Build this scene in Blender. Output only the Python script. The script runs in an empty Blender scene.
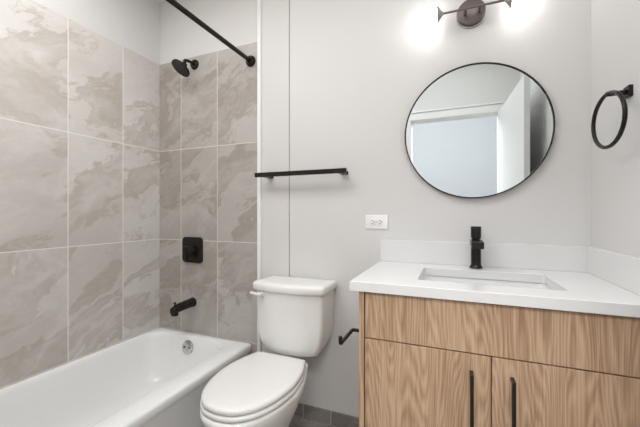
import bpy, bmesh, math, random
from mathutils import Vector, Matrix
R = math.radians
sc = bpy.context.scene
C = sc.collection

# ---------------------------------------------------------------- camera, world, lights, exposure
cam_d = bpy.data.cameras.new('camera'); cam = bpy.data.objects.new('camera', cam_d); C.objects.link(cam)
cam_d.sensor_width = 36.0; cam_d.lens = 36.0 * 322 / 640; cam_d.clip_start = .01
cam.location = (0, -1.64, 1.143); cam.rotation_euler = (R(90), 0, R(22.3))
sc.camera = cam
sc.view_settings.view_transform = 'Standard'; sc.view_settings.look = 'None'
sc.view_settings.gamma = 1; sc.view_settings.use_curve_mapping = False
sc.view_settings.exposure = 0.1
w = bpy.data.worlds.new('world'); sc.world = w; w.use_nodes = True
w.node_tree.nodes['Background'].inputs[0].default_value = (.88, .93, 1, 1)
w.node_tree.nodes['Background'].inputs[1].default_value = .45

def area(name, loc, rot, sx, sy, power, col):
    l = bpy.data.lights.new(name, 'AREA'); l.shape = 'RECTANGLE'; l.size = sx; l.size_y = sy
    l.energy = power; l.color = col
    o = bpy.data.objects.new(name, l); C.objects.link(o); o.location = loc; o.rotation_euler = rot
    return o
area('hall_daylight_fill', (-.15, -2.12, 2.44), (R(42), 0, 0), 1.6, .5, 62, (.95, .98, 1))  # added fill kept out of the mirror's view, standing in for hall daylight
area('bathroom_fill', (-.65, -.95, 2.58), (0, 0, 0), 1.5, .7, 2.8, (.98, .99, 1))  # added overhead fill without a fixture, balances the wall tones
area('tub_fill', (-1.22, -1.08, 2.58), (0, 0, 0), .9, .7, 14.5, (.98, .99, 1))  # unseen fill added above the tub to lift the left wall
area('right_side_fill', (.02, -.92, 2.58), (0, 0, 0), .6, .5, 4.4, (.98, .99, 1))  # small unseen fill, added to brighten the right wall
LAMP = 7.0     # glow of the vanity globes

# ---------------------------------------------------------------- materials
def lin(c):
    f = lambda v: v/12.92 if v <= .04045 else ((v+.055)/1.055)**2.4
    return tuple(f(x/255) for x in c) + (1,)
def mat(name, rgb, rough=.5, metal=0, spec=.5, coat=0, bump=0, bscale=60):
    m = bpy.data.materials.new(name); m.use_nodes = True
    n = m.node_tree.nodes; l = m.node_tree.links; b = n['Principled BSDF']
    b.inputs['Roughness'].default_value = rough; b.inputs['Metallic'].default_value = metal
    b.inputs['Specular IOR Level'].default_value = spec; b.inputs['Coat Weight'].default_value = coat
    tc = n.new('ShaderNodeTexCoord'); no = n.new('ShaderNodeTexNoise'); no.inputs['Scale'].default_value = bscale
    no.inputs['Detail'].default_value = 3
    l.new(tc.outputs['Object'], no.inputs['Vector'])
    mx = n.new('ShaderNodeMix'); mx.data_type = 'RGBA'
    c = lin(rgb); mx.inputs[6].default_value = c; mx.inputs[7].default_value = tuple(x*.97 for x in c[:3]) + (1,)
    l.new(no.outputs['Fac'], mx.inputs[0]); l.new(mx.outputs[2], b.inputs['Base Color'])
    if bump:
        bp = n.new('ShaderNodeBump'); bp.inputs['Strength'].default_value = bump; bp.inputs['Distance'].default_value = .001
        l.new(no.outputs['Fac'], bp.inputs['Height']); l.new(bp.outputs[0], b.inputs['Normal'])
    return m

class N:            # tiny node builder
    def __init__(s, name):
        s.m = bpy.data.materials.new(name); s.m.use_nodes = True
        s.n = s.m.node_tree.nodes; s.l = s.m.node_tree.links; s.b = s.n['Principled BSDF']
    def put(s, inp, v):
        if hasattr(v, 'is_linked') or isinstance(v, bpy.types.NodeSocket): s.l.new(v, inp)
        else: inp.default_value = v
    def math(s, op, a, b=None, c=None):
        x = s.n.new('ShaderNodeMath'); x.operation = op
        for i, v in enumerate((a, b, c)):
            if v is not None: s.put(x.inputs[i], v)
        return x.outputs[0]
    def noise(s, vec, scale, detail=4, rough=.5, dist=0, out='Fac'):
        x = s.n.new('ShaderNodeTexNoise'); s.put(x.inputs['Vector'], vec)
        x.inputs['Scale'].default_value = scale; x.inputs['Detail'].default_value = detail
        x.inputs['Roughness'].default_value = rough; x.inputs['Distortion'].default_value = dist
        return x.outputs[out]
    def ramp(s, fac, stops):
        x = s.n.new('ShaderNodeValToRGB'); s.put(x.inputs[0], fac); e = x.color_ramp.elements
        while len(e) < len(stops): e.new(.5)
        for k, (p, c) in enumerate(stops): e[k].position = p; e[k].color = c
        return x.outputs[0]
    def mix(s, f, a, b, mode='MIX'):
        x = s.n.new('ShaderNodeMix'); x.data_type = 'RGBA'; x.blend_type = mode
        s.put(x.inputs[0], f); s.put(x.inputs[6], a); s.put(x.inputs[7], b)
        return x.outputs[2]
    def comb(s, a, b, c):
        x = s.n.new('ShaderNodeCombineXYZ')
        for i, v in enumerate((a, b, c)): s.put(x.inputs[i], v)
        return x.outputs[0]
    def pos(s):
        t = s.n.new('ShaderNodeTexCoord'); x = s.n.new('ShaderNodeSeparateXYZ')
        s.l.new(t.outputs['Object'], x.inputs[0]); return x.outputs
    def vadd(s, a, b):
        x = s.n.new('ShaderNodeVectorMath'); x.operation = 'ADD'; s.put(x.inputs[0], a); s.put(x.inputs[1], b)
        return x.outputs[0]

def g(v): return (v, v, v, 1)
def tile_mat(name, axis, u0, v0, tu, tv, cols, grout, gw=.0042, seed=0., vein=1.15, rough=.38, vaxis=2):
    """stone-look tiles: one grid of joints and each tile its own piece of stone"""
    N_ = N(name); p = N_.pos(); u = p[axis]; v = p[vaxis]
    uu = N_.math('DIVIDE', N_.math('SUBTRACT', u, u0), tu); vv = N_.math('DIVIDE', N_.math('SUBTRACT', v, v0), tv)
    fu, fv = N_.math('FLOOR', uu), N_.math('FLOOR', vv)
    def joint(x, size):
        fr = N_.math('SUBTRACT', x, N_.math('ROUND', x))
        return N_.math('LESS_THAN', N_.math('MULTIPLY', N_.math('ABSOLUTE', fr), size), gw/2)
    jt = N_.math('MAXIMUM', joint(uu, tu), joint(vv, tv))
    wn = N_.n.new('ShaderNodeTexWhiteNoise'); wn.noise_dimensions = '3D'; N_.put(wn.inputs['Vector'], N_.comb(fu, fv, seed))
    off = N_.n.new('ShaderNodeVectorMath'); off.operation = 'SCALE'; N_.put(off.inputs[0], wn.outputs['Color']); off.inputs[3].default_value = 9
    a = N_.math('ADD', N_.math('MULTIPLY', u, .86), N_.math('MULTIPLY', v, .50))
    b = N_.math('SUBTRACT', N_.math('MULTIPLY', v, .86), N_.math('MULTIPLY', u, .50))
    q = N_.vadd(N_.comb(N_.math('MULTIPLY', a, .55), N_.math('MULTIPLY', b, .95), seed), off.outputs[0])
    wv = N_.n.new('ShaderNodeVectorMath'); wv.operation = 'SCALE'; wv.inputs[3].default_value = .30
    N_.put(wv.inputs[0], N_.noise(q, 3.0, 4, .6, 0, 'Color')); q2 = N_.vadd(q, wv.outputs[0])
    cloud = N_.noise(q2, 1.9, 5, .52, .3)
    base = N_.ramp(cloud, [(.30, lin(cols[0])), (.43, lin(cols[1])), (.52, lin(cols[2])), (.66, lin(cols[3]))])
    # ragged sediment edges
    n4 = N_.noise(N_.vadd(q2, (7.7, 2.2, 1.1)), 2.3, 9, .66, .5)
    edge = N_.ramp(n4, [(.50, g(0)), (.525, g(.55*vein)), (.60, g(.25*vein)), (.70, g(0))])
    base = N_.mix(edge, base, lin(cols[4]))
    n2 = N_.noise(q2, 2.6, 8, .66, .6)
    vn = N_.ramp(N_.math('ABSOLUTE', N_.math('SUBTRACT', n2, .5)), [(0, g(.6)), (.012, g(.1)), (.03, g(0))])
    mask = N_.ramp(N_.noise(q, 1.7, 3, .5, .4), [(.48, g(0)), (.62, g(.8*vein))])
    base = N_.mix(N_.math('MULTIPLY', vn, mask), base, lin(cols[4]))
    n3 = N_.noise(N_.vadd(q2, (4.3, 1.7, 8.8)), 2.0, 8, .62, .8)
    r3 = N_.ramp(N_.math('ABSOLUTE', N_.math('SUBTRACT', n3, .48)), [(0, g(.32)), (.03, g(.10)), (.08, g(0))])
    base = N_.mix(r3, base, lin(cols[5]))
    fine = N_.ramp(N_.noise(q, 38, 5, .7), [(.3, g(.965)), (.7, g(1.02))])
    base = N_.mix(1.0, base, fine, 'MULTIPLY')
    col = N_.mix(jt, base, lin(grout))
    N_.l.new(col, N_.b.inputs['Base Color'])
    N_.put(N_.b.inputs['Roughness'], N_.math('ADD', rough, N_.math('MULTIPLY', jt, .4)))
    bp = N_.n.new('ShaderNodeBump'); bp.inputs['Distance'].default_value = .0015; bp.inputs['Strength'].default_value = .5
    N_.put(bp.inputs['Height'], N_.math('SUBTRACT', 1, jt)); N_.l.new(bp.outputs[0], N_.b.inputs['Normal'])
    return N_.m

STONE_LIT = [(198,191,185), (208,202,196), (213,208,203), (218,214,210), (174,163,152), (226,223,219)]  # left wall tone, its stronger light put into the stone colour
STONE_SHADED = [(164,157,150), (173,167,160), (180,174,168), (187,182,177), (144,133,122), (200,196,191)]  # same stone darker, the back wall's weaker light put into the colour
M = {}
M['paint'] = mat('painted_plaster', (221,219,217), .62, bump=.06, bscale=160)
M['paint_panel'] = mat('painted_panel', (219,216,213), .6, bump=.06, bscale=160)
M['ceiling'] = mat('ceiling_paint', (236,235,232), .8)
M['trim'] = mat('white_trim_paint', (240,239,237), .35)
M['hall'] = mat('hall_wall_paint', (222,226,232), .7)
M['groove'] = mat('shadow_gap_plaster', (120,112,106), .9)
M['tile_left'] = tile_mat('stone_tile_left_lit', 1, -.271, .364, .305, .6035, STONE_LIT, (238,235,230), seed=3., gw=.0048)
M['tile_back'] = tile_mat('stone_tile_back_shaded', 0, -1.3735, .364, .3015, .6035, STONE_SHADED, (218,214,208), seed=11.)  # grout darkened along with the stone to carry the alcove shade
GREY = [(126,120,114), (140,134,128), (150,145,139), (162,157,151), (116,108,102), (172,168,163)]
M['tile_floor'] = tile_mat('stone_tile_floor', 0, -.44, -.18, .60, .30, GREY, (168,164,158), gw=.003, seed=5., vaxis=1)
M['tile_base'] = tile_mat('stone_tile_base', 0, -.605, -.003, .165, .5, GREY, (205,201,196), gw=.0035, seed=8.)
M['tub'] = mat('white_enamel', (243,243,242), .10, coat=.3)
M['china'] = mat('white_vitreous_china', (237,236,233), .08, coat=.4)
M['seat'] = mat('white_plastic_seat', (231,229,226), .22)
M['quartz'] = mat('white_quartz', (228,227,226), .22, bscale=220)
M['basin'] = mat('white_glazed_basin', (232,232,231), .12)
M['black'] = mat('matte_black_metal', (40,37,36), .24, metal=.55)
M['rod'] = mat('dark_bronze_metal', (46,40,36), .25, metal=.75)
M['nozzle'] = mat('dark_rubber', (20,19,18), .7)
M['chrome'] = mat('chrome', (205,206,207), .09, metal=1)
M['nickel'] = mat('brushed_bronze', (122,112,109), .38, metal=.8)
M['nickel_l'] = mat('satin_nickel', (176,172,170), .3, metal=.8)
M['plastic'] = mat('white_plastic_plate', (240,240,239), .3)
M['slot'] = mat('outlet_slot_dark', (50,48,47), .6)
M['dark'] = mat('cabinet_interior_dark', (70,52,38), .8)
M['mirror'] = mat('mirror_silver', (232,238,238), .004, metal=1)
M['mirror'].node_tree.nodes['Principled BSDF'].inputs['Base Color'].default_value = (.76,.79,.785,1)

def glow(name, col, s):
    m = bpy.data.materials.new(name); m.use_nodes = True; b = m.node_tree.nodes['Principled BSDF']
    b.inputs['Base Color'].default_value = (.9,.9,.9,1); b.inputs['Emission Color'].default_value = col + (1,)
    b.inputs['Emission Strength'].default_value = s; b.inputs['Roughness'].default_value = .3
    return m
M['glow'] = glow('lit_opal_glass', (1, .985, .97), LAMP)
M['diffuser'] = glow('lit_ceiling_diffuser', (1, .97, .93), 2)

def wood_mat(name, seed, shift=0.0):
    N_ = N(name); p = N_.pos(); x, y, z = p[0], p[1], p[2]
    q = N_.comb(N_.math('ADD', N_.math('MULTIPLY', x, 3.4), seed), N_.math('MULTIPLY', y, 3), N_.math('MULTIPLY', z, .33))
    f = N_.noise(q, 1.5, 3, .38, .12)
    lines = N_.math('FRACT', N_.math('MULTIPLY', f, 54))
    tri = N_.math('ABSOLUTE', N_.math('SUBTRACT', lines, .5))        # rings of growth, open like a cathedral
    fib = N_.noise(N_.comb(N_.math('MULTIPLY', x, 190), N_.math('MULTIPLY', y, 190), N_.math('MULTIPLY', z, 4)), 1.2, 4, .65)
    broad = N_.noise(N_.comb(N_.math('ADD', N_.math('MULTIPLY', x, 22), seed), y, N_.math('MULTIPLY', z, .7)), 1, 3, .6)
    t = N_.math('ADD', N_.math('MULTIPLY', tri, .48), N_.math('MULTIPLY', broad, .42))
    t = N_.math('ADD', t, N_.math('MULTIPLY', N_.math('SUBTRACT', fib, .5), .95))
    col = N_.ramp(t, [(.10, lin((150,119,92))), (.26, lin((172,140,112))), (.42, lin((193,162,133))), (.68, lin((206,178,150)))])
    N_.l.new(col, N_.b.inputs['Base Color']); N_.b.inputs['Roughness'].default_value = .5
    bp = N_.n.new('ShaderNodeBump'); bp.inputs['Distance'].default_value = .0006; bp.inputs['Strength'].default_value = .35
    N_.put(bp.inputs['Height'], fib); N_.l.new(bp.outputs[0], N_.b.inputs['Normal'])
    return N_.m
M['wood_a'] = wood_mat('light_oak_drawer', 1.7); M['wood_b'] = wood_mat('light_oak_left_door', 5.1)
M['wood_c'] = wood_mat('light_oak_right_door', 9.45); M['wood_side'] = wood_mat('light_oak_side', 13.)

# ---------------------------------------------------------------- mesh helpers
def empty(name, loc, label=None, cat=None, group=None):
    o = bpy.data.objects.new(name, None); C.objects.link(o); o.location = loc; o.empty_display_size = .05
    return tag(o, label, cat, group)
def tag(o, label=None, cat=None, group=None, kind=None):
    if label: o['label'] = label
    if cat: o['category'] = cat
    if group: o['group'] = group
    if kind: o['kind'] = kind
    return o
def obj(name, bm, m, parent=None, smooth=True, bevel=0, seg=3, subsurf=0, angle=35):
    bmesh.ops.recalc_face_normals(bm, faces=bm.faces)
    me = bpy.data.meshes.new(name); bm.to_mesh(me); bm.free(); me.materials.append(m)
    o = bpy.data.objects.new(name, me); C.objects.link(o)
    if smooth:
        for p in me.polygons: p.use_smooth = True
        me.set_sharp_from_angle(angle=R(angle))
    if bevel:
        b = o.modifiers.new('bevel', 'BEVEL'); b.width = bevel; b.segments = seg; b.limit_method = 'ANGLE'; b.angle_limit = R(40)
        b.harden_normals = False
    if subsurf:
        s = o.modifiers.new('subsurf', 'SUBSURF'); s.levels = s.render_levels = subsurf
    if parent:
        o.parent = parent; o.location = -Vector(root_loc(parent))
    return o
def root_loc(p):
    v = Vector(p.location)
    while p.parent: p = p.parent; v += Vector(p.location)
    return v
def box(bm, x0, x1, y0, y1, z0, z1):
    vs = [bm.verts.new((x, y, z)) for z in (z0, z1) for x, y in ((x0,y0),(x1,y0),(x1,y1),(x0,y1))]
    for f in ((0,1,2,3),(4,5,6,7),(0,1,5,4),(1,2,6,5),(2,3,7,6),(3,0,4,7)): bm.faces.new([vs[i] for i in f])
    return bm
def loft(bm, rings, cap0=True, cap1=True, closed=False):
    vr = [[bm.verts.new(p) for p in r] for r in rings]; n = len(vr[0])
    m = len(vr)
    for i in range(m if closed else m-1):
        a, b = vr[i], vr[(i+1) % m]
        for k in range(n): bm.faces.new((a[k], a[(k+1)%n], b[(k+1)%n], b[k]))
    if not closed:
        if cap0: bm.faces.new(vr[0])
        if cap1: bm.faces.new(vr[-1])
    return bm
def rrect(x0, x1, y0, y1, r, n=6):
    """rounded rectangle, 4*(n+1) points"""
    out = []
    for cx, cy, a0 in ((x1-r,y1-r,0),(x0+r,y1-r,90),(x0+r,y0+r,180),(x1-r,y0+r,270)):
        for k in range(n+1):
            a = R(a0 + 90*k/n); out.append((cx + r*math.cos(a), cy + r*math.sin(a)))
    return out
def ring3(pts, z): return [(x, y, z) for x, y in pts]
def frame_of(d):
    d = Vector(d).normalized(); up = Vector((0,0,1)) if abs(d.z) < .95 else Vector((0,1,0))
    a = d.cross(up).normalized(); return d, a, a.cross(d)
def lathe(bm, origin, d, prof, n=40, cap=True):
    """prof = [(distance along d, radius)]"""
    d, a, b = frame_of(d); o = Vector(origin)
    rings = [[o + d*h + (a*math.cos(2*math.pi*k/n) + b*math.sin(2*math.pi*k/n))*max(r, 1e-5) for k in range(n)] for h, r in prof]
    return loft(bm, rings, cap, cap)
def tube(bm, pts, r, n=16, square=False, closed=False):
    pts = [Vector(p) for p in pts]; rings = []; m = len(pts); prev = None
    for i, p in enumerate(pts):
        if closed: d = (pts[(i+1)%m] - pts[i-1]).normalized()
        else: d = (pts[min(i+1,m-1)] - pts[max(i-1,0)]).normalized()
        if prev is None: _, a, b = frame_of(d)
        else:
            a = (prev - d*prev.dot(d)).normalized(); b = a.cross(d)
        prev = a
        rr = r[i] if isinstance(r, (list, tuple)) else r
        rings.append([p + (a*math.cos(2*math.pi*k/n) + b*math.sin(2*math.pi*k/n))*rr for k in range(n)])
    return loft(bm, rings, closed=closed)
def spline(P, n=6):
    out = []; m = len(P)
    for i in range(m-1):
        p0, p1, p2, p3 = P[max(i-1,0)], P[i], P[i+1], P[min(i+2,m-1)]
        for k in range(n):
            t = k/n
            out.append(tuple(.5*((2*p1[j]) + (-p0[j]+p2[j])*t + (2*p0[j]-5*p1[j]+4*p2[j]-p3[j])*t*t + (-p0[j]+3*p1[j]-3*p2[j]+p3[j])*t**3) for j in range(len(p1))))
    out.append(P[-1]); return out
def B(): return bmesh.new()
def struct(name, bm, m, parent=None, **k):
    o = obj(name, bm, m, parent, **k)
    if not parent: o['kind'] = 'structure'
    return o

XL, XR, YD, H = -1.868, .526, -1.54, 2.60      # left tile face, right wall, door wall, ceiling
# ---------------------------------------------------------------- room shell
struct('floor', box(B(), XL-.1, XR+.1, YD-.12, .1, -.06, 0), M['tile_floor'], smooth=False)
struct('ceiling', box(B(), XL-.1, XR+.1, YD-.12, .1, H, H+.08), M['ceiling'], smooth=False)
wb = struct('wall_back', box(B(), XL-.1, XR+.1, .012, .11, 0, H), M['groove'], smooth=False)
bm = B(); box(bm, -.8605, XR+.001, 0, .012, 0, H)
obj('plaster_panel', bm, M['paint'], wb, smooth=False)
bm = B(); box(bm, XL-.01, -1.073, .006, .012, 2.170, H)
obj('plaster_panel', bm, M['paint_panel'], wb, smooth=False)
bm = B(); box(bm, XL-.008, -1.0735, -.002, .012, 0, 2.170)
obj('tile_panel', bm, M['tile_back'], wb, smooth=False, bevel=.001, seg=1)
wl = struct('wall_left', box(B(), XL-.11, XL-.006, YD-.12, .012, 0, H), M['paint'], smooth=False)
bm = B(); box(bm, XL-.006, XL, YD, -.002, 0, 2.170)
obj('tile_panel', bm, M['tile_left'], wl, smooth=False, bevel=.001, seg=1)
struct('wall_right', box(B(), XR, XR+.11, YD-.12, .012, 0, H), M['paint'], smooth=False)
# white bullnose strip and the flat panel beside it
bm = B(); box(bm, -1.0735, -1.047, -.014, .012, 0, H)
struct('trim_1', bm, M['trim'], bevel=.007, seg=4)
bm = B(); box(bm, -1.047, -.8645, -.001, .012, 0, H)
struct('trim_2', bm, M['paint_panel'], smooth=False)
# grey tile skirting
bm = B(); box(bm, -.8645, -.30, -.010, 0, 0, .0735)
struct('baseboard_back', bm, M['tile_base'], bevel=.001, seg=1)

# wall with the doorway where the photographer stands
DL, DR, DT = -.357, .372, 2.013
bm = B()
box(bm, XL, DL-.02, YD-.12, YD, 0, H); box(bm, DR+.02, XR, YD-.12, YD, 0, H); box(bm, DL-.02, DR+.02, YD-.12, YD, DT+.02, H)
struct('wall_front', bm, M['paint'], smooth=False)
bm = B()
box(bm, DL-.02, DL, YD-.12, YD, 0, DT+.02); box(bm, DR, DR+.02, YD-.12, YD, 0, DT+.02); box(bm, DL, DR, YD-.12, YD, DT, DT+.02)
for a, b in ((DL-.070, DL-.004), (DR+.004, DR+.070)):
    box(bm, a, b, YD, YD+.014, 0, DT+.07); box(bm, a+.004, b-.004, YD-.134, YD-.12, 0, DT+.07)
box(bm, DL-.004, DR+.004, YD, YD+.014, DT+.004, DT+.07); box(bm, DL-.004, DR+.004, YD-.134, YD-.12, DT+.004, DT+.07)
box(bm, DL-.078, DR+.078, YD, YD+.022, DT+.07, DT+.084)
struct('trim_3', bm, M['trim'], bevel=.002, seg=2)
# open door leaf with recessed panels, hinge at the right jamb
hx, hy, ex, ey = .378, -1.515, .430, -.73
dv = Vector((ex-hx, ey-hy, 0)); L = dv.length; ang = math.atan2(dv.y, dv.x)
bm = B(); T = .034
box(bm, 0, L, -T/2, T/2, .012, DT-.006)
door = struct('door_1', bm, M['trim'], bevel=.002, seg=2)
bm = B(); 
for s in (1, -1):
    lathe(bm, (L-.06, s*T/2, .96), (0, s, 0), [(0,.024),(.005,.024),(.007,.009),(.020,.009),(.023,.020),(.036,.024),(.042,.018),(.043,0)])
obj('door_knob', bm, M['black'], door)
door.location = (hx, hy, 0); door.rotation_euler = (0, 0, ang)
for ch in door.children: ch.location = (0, 0, 0)
# hall behind the doorway
struct('wall_hall', box(B(), -2.4, 2.0, -3.45, -3.35, 0, H), M['hall'], smooth=False)
struct('floor_hall', box(B(), -2.4, 2.0, -3.35, YD-.12, -.06, 0), M['wood_side'], smooth=False)
struct('ceiling_hall', box(B(), -2.4, 2.0, -3.35, YD-.12, H, H+.08), M['ceiling'], smooth=False)

# ---------------------------------------------------------------- bathtub
tub = empty('bathtub', (-1.489, -.76, 0), 'white alcove bathtub set against grey stone tiled walls', 'bathtub')
x0, x1, y0, y1 = XL+.001, -1.112, -1.535, -.003
O = lambda d, z, r=.012: ring3(rrect(x0+d, x1-d, y0+d, y1-d, r, 8), z)
I = lambda a, b, c, d, r, z: ring3(rrect(a, b, c, d, r, 8), z)
bm = B()
loft(bm, [O(.012, .001), O(.012, .30), O(.004, .318), O(0, .33), O(0, .352), O(.004, .361), O(.012, .365),
          I(-1.838, -1.213, -1.455, -.052, .135, .366), I(-1.832, -1.219, -1.449, -.057, .132, .364), I(-1.826, -1.226, -1.443, -.063, .128, .357),
          I(-1.820, -1.233, -1.434, -.068, .126, .342), I(-1.812, -1.244, -1.405, -.078, .124, .28), I(-1.800, -1.258, -1.34, -.092, .122, .20),
          I(-1.785, -1.275, -1.27, -.108, .118, .13), I(-1.765, -1.296, -1.21, -.13, .11, .092), I(-1.735, -1.326, -1.15, -.16, .10, .074),
          I(-1.70, -1.36, -1.08, -.19, .09, .070)])
obj('tub_shell', bm, M['tub'], tub, angle=50)
bm = B(); lathe(bm, (-1.541, -.074, .300), (0, -1, .16), [(0,.042),(.006,.043),(.010,.041),(.013,.034),(.0135,.0)], 40)
ov = obj('overflow_plate', bm, M['chrome'], tub); ov['label'] = 'round chrome overflow plate'
for s in (1, -1):
    bm = B(); lathe(bm, (-1.541+s*.020, -.087, .302), (0, -1, .16), [(0,.005),(.003,.005),(.0032,0)], 14)
    obj('screw', bm, M['slot'], ov)
bm = B(); lathe(bm, (-1.55, -.26, .0695), (0, 0, 1), [(0,.034),(.003,.034),(.004,.026),(.002,.02),(.002,0)], 32)
obj('drain', bm, M['chrome'], tub)

# ---------------------------------------------------------------- shower fittings
FX = -1.572
FX = -1.556
sh = empty('wall_shower', (FX, -.002, 2.116), 'black round shower head on short arm high on tiled wall', 'shower head')
bm = B(); lathe(bm, (FX, -.002, 2.116), (0,-1,0), [(0,.033),(.004,.033),(.012,.028),(.016,.014),(.016,0)])
obj('wall_flange', bm, M['black'], sh)
hc = Vector((FX-.004, -.115, 2.048)); hn = Vector((-.30, -.50, -.81)).normalized()
bm = B(); tube(bm, spline([(FX,-.012,2.116),(FX,-.05,2.116),(FX,-.085,2.108),tuple(hc - hn*.038)], 6), .0095)
obj('shower_arm', bm, M['black'], sh)
bm = B(); lathe(bm, hc - hn*.045, hn, [(0,.010),(.004,.016),(.016,.018),(.024,.022),(.034,.044),(.038,.058),(.044,.061),(.052,.061),(.055,.059),(.055,0)], 48)
hd = obj('spray_head', bm, M['black'], sh)
bm = B(); _, aa, bb = frame_of(hn)
for rr, nn in ((.011,6),(.023,12),(.035,18),(.046,24)):
    for k in range(nn):
        t = 2*math.pi*k/nn; lathe(bm, hc + hn*.0095 + (aa*math.cos(t)+bb*math.sin(t))*rr, hn, [(0,.0022),(.003,.0016)], 6)
obj('spray_nozzles', bm, M['nozzle'], hd)['kind'] = 'stuff'

rod = empty('shower_curtain_rod', (-1.121, -.002, 2.06), 'long dark bronze shower curtain rod running overhead along the tub', 'curtain rod')
bm = B(); tube(bm, [(-1.121,-.01,2.06),(-1.121,YD+.01,2.06)], .0125, 24); obj('rod', bm, M['rod'], rod)
for yy, s in ((-.002,-1),(YD,1)):
    bm = B(); lathe(bm, (-1.121, yy, 2.06), (0,s,0), [(0,.032),(.006,.033),(.014,.030),(.022,.022),(.030,.018),(.030,0)])
    obj('flange', bm, M['rod'], rod)

FX = -1.572
va = empty('shower_valve', (FX, -.002, .905), 'black square shower mixer valve above the tub spout', 'valve')
bm = B(); q = lambda d, y: [(x, y, z) for x, z in rrect(FX-.084+d, FX+.084-d, .905-.084+d, .905+.084-d, .024-d*.3, 6)]
loft(bm, [q(0,-.002), q(0,-.009), q(.003,-.013), q(.012,-.0145)]); obj('escutcheon', bm, M['black'], va)
bm = B(); lathe(bm, (FX,-.013,.905), (0,-1,0), [(0,.036),(.012,.036),(.020,.031),(.05,.029),(.054,.026),(.054,0)]); hb = obj('valve_handle', bm, M['black'], va)
bm = B(); loft(bm, [[(x,y,z) for x,z in rrect(FX-.011+d,FX+.011-d,zz0,.925,.005,3)] for y,d,zz0 in ((-.058,0,.845),(-.072,0,.838),(-.076,.003,.842))])
obj('lever', bm, M['black'], hb)

sp = empty('tub_spout', (FX, -.002, .562), 'black tub spout with lift diverter knob over the bath rim', 'tub spout')
bm = B()
rings = []
for y, rx, rz, cz in ((-.002,.031,.031,.562),(-.010,.031,.031,.562),(-.014,.029,.029,.562),(-.06,.0285,.0285,.561),(-.115,.027,.0275,.558),(-.15,.0255,.0265,.554),(-.170,.021,.022,.547),(-.176,.012,.014,.542)):
    rings.append([(FX+rx*math.cos(2*math.pi*k/32), y, cz+rz*math.sin(2*math.pi*k/32)) for k in range(32)])
loft(bm, rings); lathe(bm, (FX,-.152,.555), (0,0,-1), [(0,.020),(.036,.021),(.038,.018),(.032,.016),(.030,0)], 28)
ps = obj('spout_body', bm, M['black'], sp)
bm = B(); lathe(bm, (FX,-.152,.574), (0,0,1), [(0,.004),(.012,.004),(.014,.008),(.020,.009),(.024,.006),(.0245,0)], 20); obj('diverter_knob', bm, M['black'], sp)

# ---------------------------------------------------------------- toilet
TX = -.782
wc = empty('toilet', (TX, -.36, 0), 'white two piece toilet with closed lid between tub and vanity', 'toilet')
half = [(0,0),(.36,.028),(.68,.13),(.89,.29),(.985,.46),(1.0,.60),(.93,.78),(.81,.92),(.76,.975),(.70,.995),(.35,1.0),(0,1.0)]
hs = spline(half, 5)
def egg(cx, wd, yf, yb, z, grow=0, bw=1.0):
    pts = []
    for u, v in hs:
        ww = u*(1 + (bw-1)*max(0, (v-.55)/.45)); pts.append((ww*(wd+grow), yf-grow + (yb-yf+2*grow)*v))
    full = [(cx+a, b, z) for a, b in pts] + [(cx-a, b, z) for a, b in reversed(pts[1:-1])]
    return full
bm = B(); S = lambda z, gr: egg(TX, .180, -.716, -.236, z, gr)
loft(bm, [S(.4225,-.010), S(.4225,-.003), S(.426,0), S(.436,.0), S(.442,-.004), S(.445,-.012), S(.4465,-.03), S(.447,-.08)]); obj('toilet_lid', bm, M['seat'], wc, angle=60)
bm = B(); S = lambda z, gr: egg(TX, .183, -.720, -.238, z, gr)
loft(bm, [S(.3985,-.012), S(.400,-.004), S(.404,0), S(.413,0), S(.418,-.004), S(.420,-.012), S(.420,-.05)]); obj('toilet_seat', bm, M['seat'], wc, angle=60)
for s in (1,-1):
    bm = B(); lathe(bm, (TX+s*.075-.022, -.232, .4155), (1,0,0), [(0,.010),(.002,.013),(.042,.013),(.044,.010)], 20)
    obj('seat_hinge', bm, M['seat'], wc)
bm = B()
E = lambda z, wd, yf, yb, bw=1.: egg(TX, wd, yf, yb, z, 0, bw)
loft(bm, [E(.000,.108,-.585,-.255,.72), E(.012,.110,-.59,-.25,.72), E(.03,.104,-.585,-.255,.72), E(.09,.094,-.565,-.26,.75), E(.15,.098,-.57,-.255,.8),
          E(.21,.120,-.60,-.24,.85), E(.27,.150,-.65,-.215,.85), E(.32,.172,-.69,-.19,.85), E(.355,.183,-.715,-.175,.84), E(.380,.187,-.726,-.17,.84),
          E(.392,.186,-.725,-.17,.84), E(.3975,.178,-.717,-.175,.84)])
obj('bowl', bm, M['china'], wc, angle=70)
def tank(cx, wd, yb, yc, ym, z, r=.024, n=8, m=10):
    """rounded plan with a bowed front"""
    pts = []
    for cxx, cyy, a0 in ((cx+wd-.012, yb-.012, 0), (cx-wd+.012, yb-.012, 90)):
        for k in range(n//2+1):
            a = R(a0 + 90*k/(n//2)); pts.append((cxx+.012*math.cos(a), cyy+.012*math.sin(a), z))
    for k in range(n+1):
        a = R(180+72*k/n); pts.append((cx-wd+r+r*math.cos(a), yc+r+r*math.sin(a), z))
    for k in range(1, m):
        t = -1+2*k/m; pts.append((cx+t*(wd-r), yc+(ym-yc)*(1-t*t), z))
    for k in range(n+1):
        a = R(288+72*k/n); pts.append((cx+wd-r+r*math.cos(a), yc+r+r*math.sin(a), z))
    return pts
TK = -.772
bm = B()
loft(bm, [tank(TK,.125,-.05,-.165,-.195,.430), tank(TK,.147,-.04,-.182,-.212,.432), tank(TK,.154,-.034,-.187,-.218,.440), tank(TK,.166,-.028,-.190,-.222,.468), tank(TK,.179,-.024,-.192,-.226,.505),
          tank(TK,.187,-.022,-.194,-.230,.56), tank(TK,.190,-.021,-.196,-.236,.65), tank(TK,.192,-.020,-.198,-.240,.746)])
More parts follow.
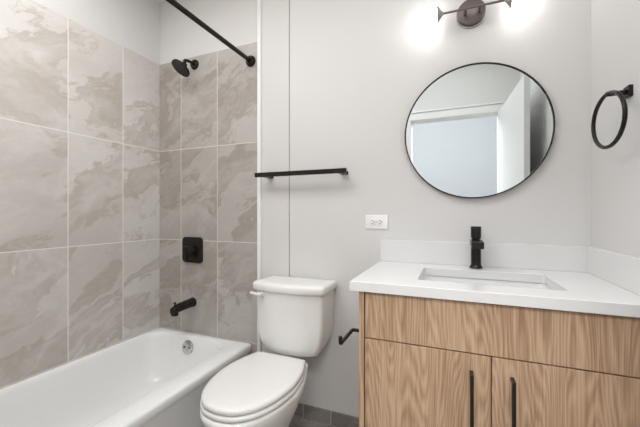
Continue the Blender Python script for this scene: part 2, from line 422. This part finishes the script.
obj('tank', bm, M['china'], wc, angle=60)
bm = B()
loft(bm, [tank(TK,.190,-.02,-.196,-.236,.746), tank(TK,.202,-.014,-.210,-.246,.747), tank(TK,.205,-.011,-.213,-.250,.753), tank(TK,.205,-.011,-.213,-.250,.776),
          tank(TK,.202,-.014,-.210,-.247,.783), tank(TK,.194,-.022,-.202,-.239,.788), tank(TK,.16,-.05,-.16,-.20,.7895)])
obj('tank_lid', bm, M['china'], wc, angle=60)
bm = B(); lathe(bm, (TK-.132, -.202, .728), (-.25,-1,0), [(0,.016),(.012,.017),(.020,.014),(.022,.009),(.022,0)], 24)
tube(bm, [(TK-.132,-.228,.728),(TK-.158,-.234,.729),(TK-.196,-.228,.731)], [.0085,.008,.0075], 16)
obj('flush_lever', bm, M['seat'], wc)
bm = B(); lathe(bm, (TX, -.195, .385), (0,0,1), [(0,.018),(.05,.018)], 32); obj('tank_gasket', bm, M['china'], wc)

# ---------------------------------------------------------------- towel bar, paper holder, towel ring
tb = empty('towel_bar', (-.774, 0, 1.360), 'long black square towel bar on the back wall over the toilet', 'towel bar')
bm = B(); box(bm, -1.048, -.500, -.075, -.057, 1.3505, 1.3755); obj('bar', bm, M['black'], tb, bevel=.002)
for xx, ys in ((-.985,-.0015), (-.530,0)):
    bm = B(); box(bm, xx-.020, xx+.020, -.006+ys, ys, 1.349, 1.368); box(bm, xx-.014, xx+.014, -.070, ys-.004, 1.349, 1.360)
    obj('bracket', bm, M['black'], tb, bevel=.0015)
tp = empty('toilet_paper_holder', (-.307, -.377, .670), 'small black empty toilet paper holder on vanity side', 'paper holder')
bm = B(); lathe(bm, (-.3065, -.377, .670), (-1,0,0), [(0,.022),(.008,.022),(.010,.019),(.010,0)], 32); obj('mounting_disc', bm, M['black'], tp)
bm = B(); pts = [(-.308,-.377,.670),(-.366,-.377,.670),(-.372,-.379,.670),(-.375,-.385,.670),(-.375,-.524,.670),(-.375,-.529,.672),(-.375,-.531,.677),(-.375,-.531,.697)]
tube(bm, pts, .0072, 16); obj('arm', bm, M['black'], tp, angle=60)
tr = empty('towel_ring', (XR, -.33, 1.525), 'round black towel ring hanging on the right wall beside the mirror', 'towel ring')
bm = B(); box(bm, XR-.012, XR, -.334, -.298, 1.513, 1.549); tube(bm, [(XR-.006,-.316,1.531),(.463,-.316,1.531)], .008, 16)
obj('mount', bm, M['black'], tr, bevel=.0015)
bm = B(); th = R(6.7); Rr = .0865
tube(bm, [(.469 - math.sin(th)*Rr*math.sin(t), -.316 + math.cos(th)*Rr*math.sin(t), 1.446 + Rr*math.cos(t)) for t in [2*math.pi*k/72 for k in range(72)]], .0063, 14, closed=True)
obj('ring', bm, M['black'], tr, angle=80)

# ---------------------------------------------------------------- outlet
ou = empty('wall_outlet', (-.358, 0, 1.100), 'white horizontal electrical outlet on the wall left of the backsplash', 'outlet')
q = lambda d, y, r: [(x, y, z) for x, z in rrect(-.358-.0585+d, -.358+.0585-d, 1.0995-.036+d, 1.0995+.036-d, r, 4)]
bm = B(); loft(bm, [q(0,0,.004), q(0,-.003,.004), q(.003,-.0055,.003)]); obj('cover_plate', bm, M['plastic'], ou)
for s in (-1, 1):
    cx = -.358 + s*.0195
    bm = B(); loft(bm, [[(x,y,z) for x,z in rrect(cx-.014+d,cx+.014-d,1.0995-.0165+d,1.0995+.0165-d,.006,4)] for y, d in ((-.005,0),(-.0072,0),(-.0077,.001))])
    so = obj('socket', bm, M['plastic'], ou)
    bm = B(); box(bm, cx-.006, cx+.003, -.0080, -.0070, 1.0995+.0055, 1.0995+.0080); box(bm, cx-.006, cx+.002, -.0080, -.0070, 1.0995-.0080, 1.0995-.0055)
    lathe(bm, (cx+.0085,-.0070,1.0995), (0,-1,0), [(0,.0028),(.001,.0028)], 12)
    obj('slots', bm, M['slot'], so)
bm = B(); lathe(bm, (-.358,-.0052,1.0995), (0,-1,0), [(0,.003),(.001,.003),(.0012,0)], 12); obj('screw', bm, M['nickel_l'], ou)

# ---------------------------------------------------------------- vanity cabinet
CX0, CX1, CF = -.307, XR-.001, -.525
va = empty('vanity_cabinet', (.112, -.26, 0), 'light oak bathroom vanity cabinet with black pulls under white counter', 'cabinet')
bm = B()
box(bm, CX0, CX0+.018, CF, -.011, 0, .8685); box(bm, CX1-.018, CX1, CF, -.001, 0, .8685)
box(bm, CX0+.018, CX1-.018, CF+.03, -.001, .10, .118)
box(bm, CX0+.018, CX1-.018, CF+.022, CF+.04, .845, .8685); box(bm, CX0+.018, CX1-.018, CF+.022, CF+.035, .69, .72)
box(bm, CX0+.018, CX1-.018, CF+.075, CF+.09, 0, .10); box(bm, .100, .124, CF+.022, CF+.036, .118, .69)
box(bm, CX0+.018, CX1-.018, -.016, -.002, .118, .8685)
box(bm, CX0+.018, CX1-.018, CF+.060, CF+.062, .118, .8685)
obj('cabinet_body', bm, M['wood_side'], va, smooth=False)
FL, FR, SP = CX0+.0225, CX1-.0225, .1115
bm = B(); box(bm, FL, FR, CF, CF+.019, .7055, .8640); obj('drawer_front', bm, M['wood_a'], va, bevel=.0008, seg=1)
for a, b, mt, hx_ in ((FL, SP-.002, 'wood_b', .056), (SP+.002, FR, 'wood_c', .167)):
    bm = B(); box(bm, a, b, CF, CF+.019, .105, .7015); dr = obj('door', bm, M[mt], va, bevel=.0008, seg=1)
    bm = B(); rr = .0052
    P = [(hx_,CF,.655),(hx_,CF-.026,.655),(hx_,CF-.030,.651),(hx_,CF-.030,.409),(hx_,CF-.026,.405),(hx_,CF,.405)]
    box(bm, hx_-rr, hx_+rr, CF-.036, CF-.024, .395, .651)
    box(bm, hx_-rr, hx_+rr, CF-.026, CF, .641, .651); box(bm, hx_-rr, hx_+rr, CF-.026, CF, .395, .405)
    obj('handle', bm, M['black'], dr, bevel=.001, seg=2)

# ---------------------------------------------------------------- countertop with splash
ct = empty('countertop', (.095, -.27, .866), 'white quartz countertop with backsplash and sink cutout', 'countertop')
SX0, SX1, SY0, SY1 = -.116, .336, -.424, -.135
bm = B()
o = lambda d, z: ring3(rrect(-.337+d, XR-.0005-d*.0, -.540+d, -.0005, .002, 6), z)
i = lambda d, z: ring3(rrect(SX0-d, SX1+d, SY0-d, SY1+d, .016+d, 6), z)
loft(bm, [o(0,.8695), o(0,.9015), o(.0015,.903), i(.0015,.903), i(0,.9015), i(0,.8695)], closed=True)
obj('slab', bm, M['quartz'], ct, angle=30)
bm = B(); box(bm, -.337, XR-.0005, -.020, -.0005, .9032, 1.010); obj('backsplash', bm, M['quartz'], ct, bevel=.0015)
bm = B(); box(bm, XR-.020, XR-.0005, -.540, -.0205, .9032, 1.010); obj('side_splash', bm, M['quartz'], ct, bevel=.0015)
sk = empty('sink_basin', (.106, -.28, .866), 'white rectangular undermount sink set in the countertop', 'sink')
bm = B(); G = lambda d, z, r: ring3(rrect(SX0-d, SX1+d, SY0-d, SY1+d, r, 6), z)
loft(bm, [G(.020,.8685,.03), G(.020,.857,.03), G(.010,.845,.03), G(.004,.75,.04), G(-.03,.724,.05), G(-.12,.716,.02),
          G(-.11,.729,.02), G(-.045,.733,.05), G(-.022,.742,.045), G(-.008,.765,.035), G(-.001,.80,.03), G(.003,.855,.028), G(.006,.8685,.028)], closed=True)
box(bm, SX0+.10, SX1-.10, SY0+.10, SY1-.10, .717, .7285)
obj('basin', bm, M['basin'], sk, angle=60)
bm = B(); lathe(bm, (.106,-.28,.728), (0,0,1), [(0,.024),(.003,.024),(.004,.018),(.002,.016),(.002,0)], 28); obj('drain', bm, M['black'], sk)

# ---------------------------------------------------------------- faucet
FXX, FY = .0975, -.066
fa = empty('faucet', (FXX, FY, .903), 'black single hole faucet behind the sink on white counter', 'faucet')
bm = B(); lathe(bm, (FXX,FY,.9032), (0,0,1), [(0,.0265),(.004,.0265),(.010,.023),(.018,.0205),(.118,.0205),(.120,.019),(.120,0)], 40); obj('faucet_body', bm, M['black'], fa)
bm = B(); q = lambda y, d, dz: [(x,y,z) for x,z in rrect(FXX-.0235+d,FXX+.0235-d,1.001+dz,1.029+dz-d,.004,3)]
loft(bm, [q(FY+.018,0,0), q(FY-.020,0,0), q(FY-.112,0,-.003), q(FY-.116,.002,-.003)]); lathe(bm, (FXX,FY-.100,1.004), (0,0,-1), [(0,.010),(.004,.010),(.0045,0)], 20)
obj('spout', bm, M['black'], fa)
bm = B(); lathe(bm, (FXX,FY,1.022), (0,0,1), [(0,.016),(.010,.016),(.012,.0205),(.060,.0215),(.064,.020),(.064,0)], 40); hb = obj('faucet_handle', bm, M['black'], fa)
bm = B(); box(bm, FXX-.006, FXX+.006, FY-.010, FY+.050, 1.078, 1.0855); obj('lever', bm, M['black'], hb, bevel=.0015)

# ---------------------------------------------------------------- round mirror
MX, MZ, MR = .092, 1.519, .307
mi = empty('round_mirror', (MX, 0, MZ), 'large round mirror with thin black frame above the sink', 'mirror')
bm = B(); lathe(bm, (MX,-.001,MZ), (0,-1,0), [(0,MR-.003),(.0165,MR-.003),(.0165,0)], 128); obj('mirror_glass', bm, M['mirror'], mi, angle=30)
bm = B(); n = 128; prof = [(MR-.0035,-.001),(MR,-.001),(MR,-.022),(MR-.0015,-.0235),(MR-.0045,-.0235),(MR-.0055,-.0222),(MR-.0055,-.0172),(MR-.0035,-.0172)]
loft(bm, [[(MX+r*math.cos(2*math.pi*k/n), y, MZ+r*math.sin(2*math.pi*k/n)) for k in range(n)] for r, y in prof], closed=True)
obj('mirror_frame', bm, M['black'], mi, angle=50)

# ---------------------------------------------------------------- vanity light
VX, VZ, VY = .085, 2.052, -.072
vl = empty('vanity_light', (VX, 0, 2.062), 'two globe bronze vanity wall light above the round mirror', 'wall light')
bm = B(); lathe(bm, (VX-.004,0,2.064), (0,-1,0), [(0,.060),(.018,.060),(.022,.058),(.024,.055),(.024,0)], 56); obj('wall_plate', bm, M['nickel'], vl)
bm = B(); lathe(bm, (VX-.004,0,2.062), (0,-1,0), [(.001,.0645),(.010,.0645),(.010,.060),(.001,.060)], 56, cap=False); obj('plate_rim', bm, M['nickel_l'], vl)
bm = B(); tube(bm, [(VX-.130,VY,VZ),(VX+.130,VY,VZ)], .0048, 16)
for s in (-1,1): lathe(bm, (VX+s*.030,-.022,VZ), (0,-1,0), [(0,.0065),(.050,.0065),(.054,.004)], 16)
obj('cross_bar', bm, M['nickel'], vl)
for s in (-1,1):
    bm = B(); lathe(bm, (VX+s*.120,VY,VZ), (s,0,0), [(0,.006),(.006,.009),(.016,.022),(.024,.035),(.027,.036),(.027,.030),(.020,.010),(.020,0)], 40); obj('shade_cup', bm, M['nickel_l'], vl)
    bm = B(); r_ = .046; prof = [(.0205,.012)] + [(.0205+r_-r_*math.cos(R(a)), r_*math.sin(R(a))) for a in range(24, 180, 8)] + [(.0205+2*r_, .0002)]
    lathe(bm, (VX+s*.122,VY,VZ), (s,0,0), prof, 40); obj('glass_globe', bm, M['glow'], vl, angle=80)['label'] = 'lit white opal glass globe'
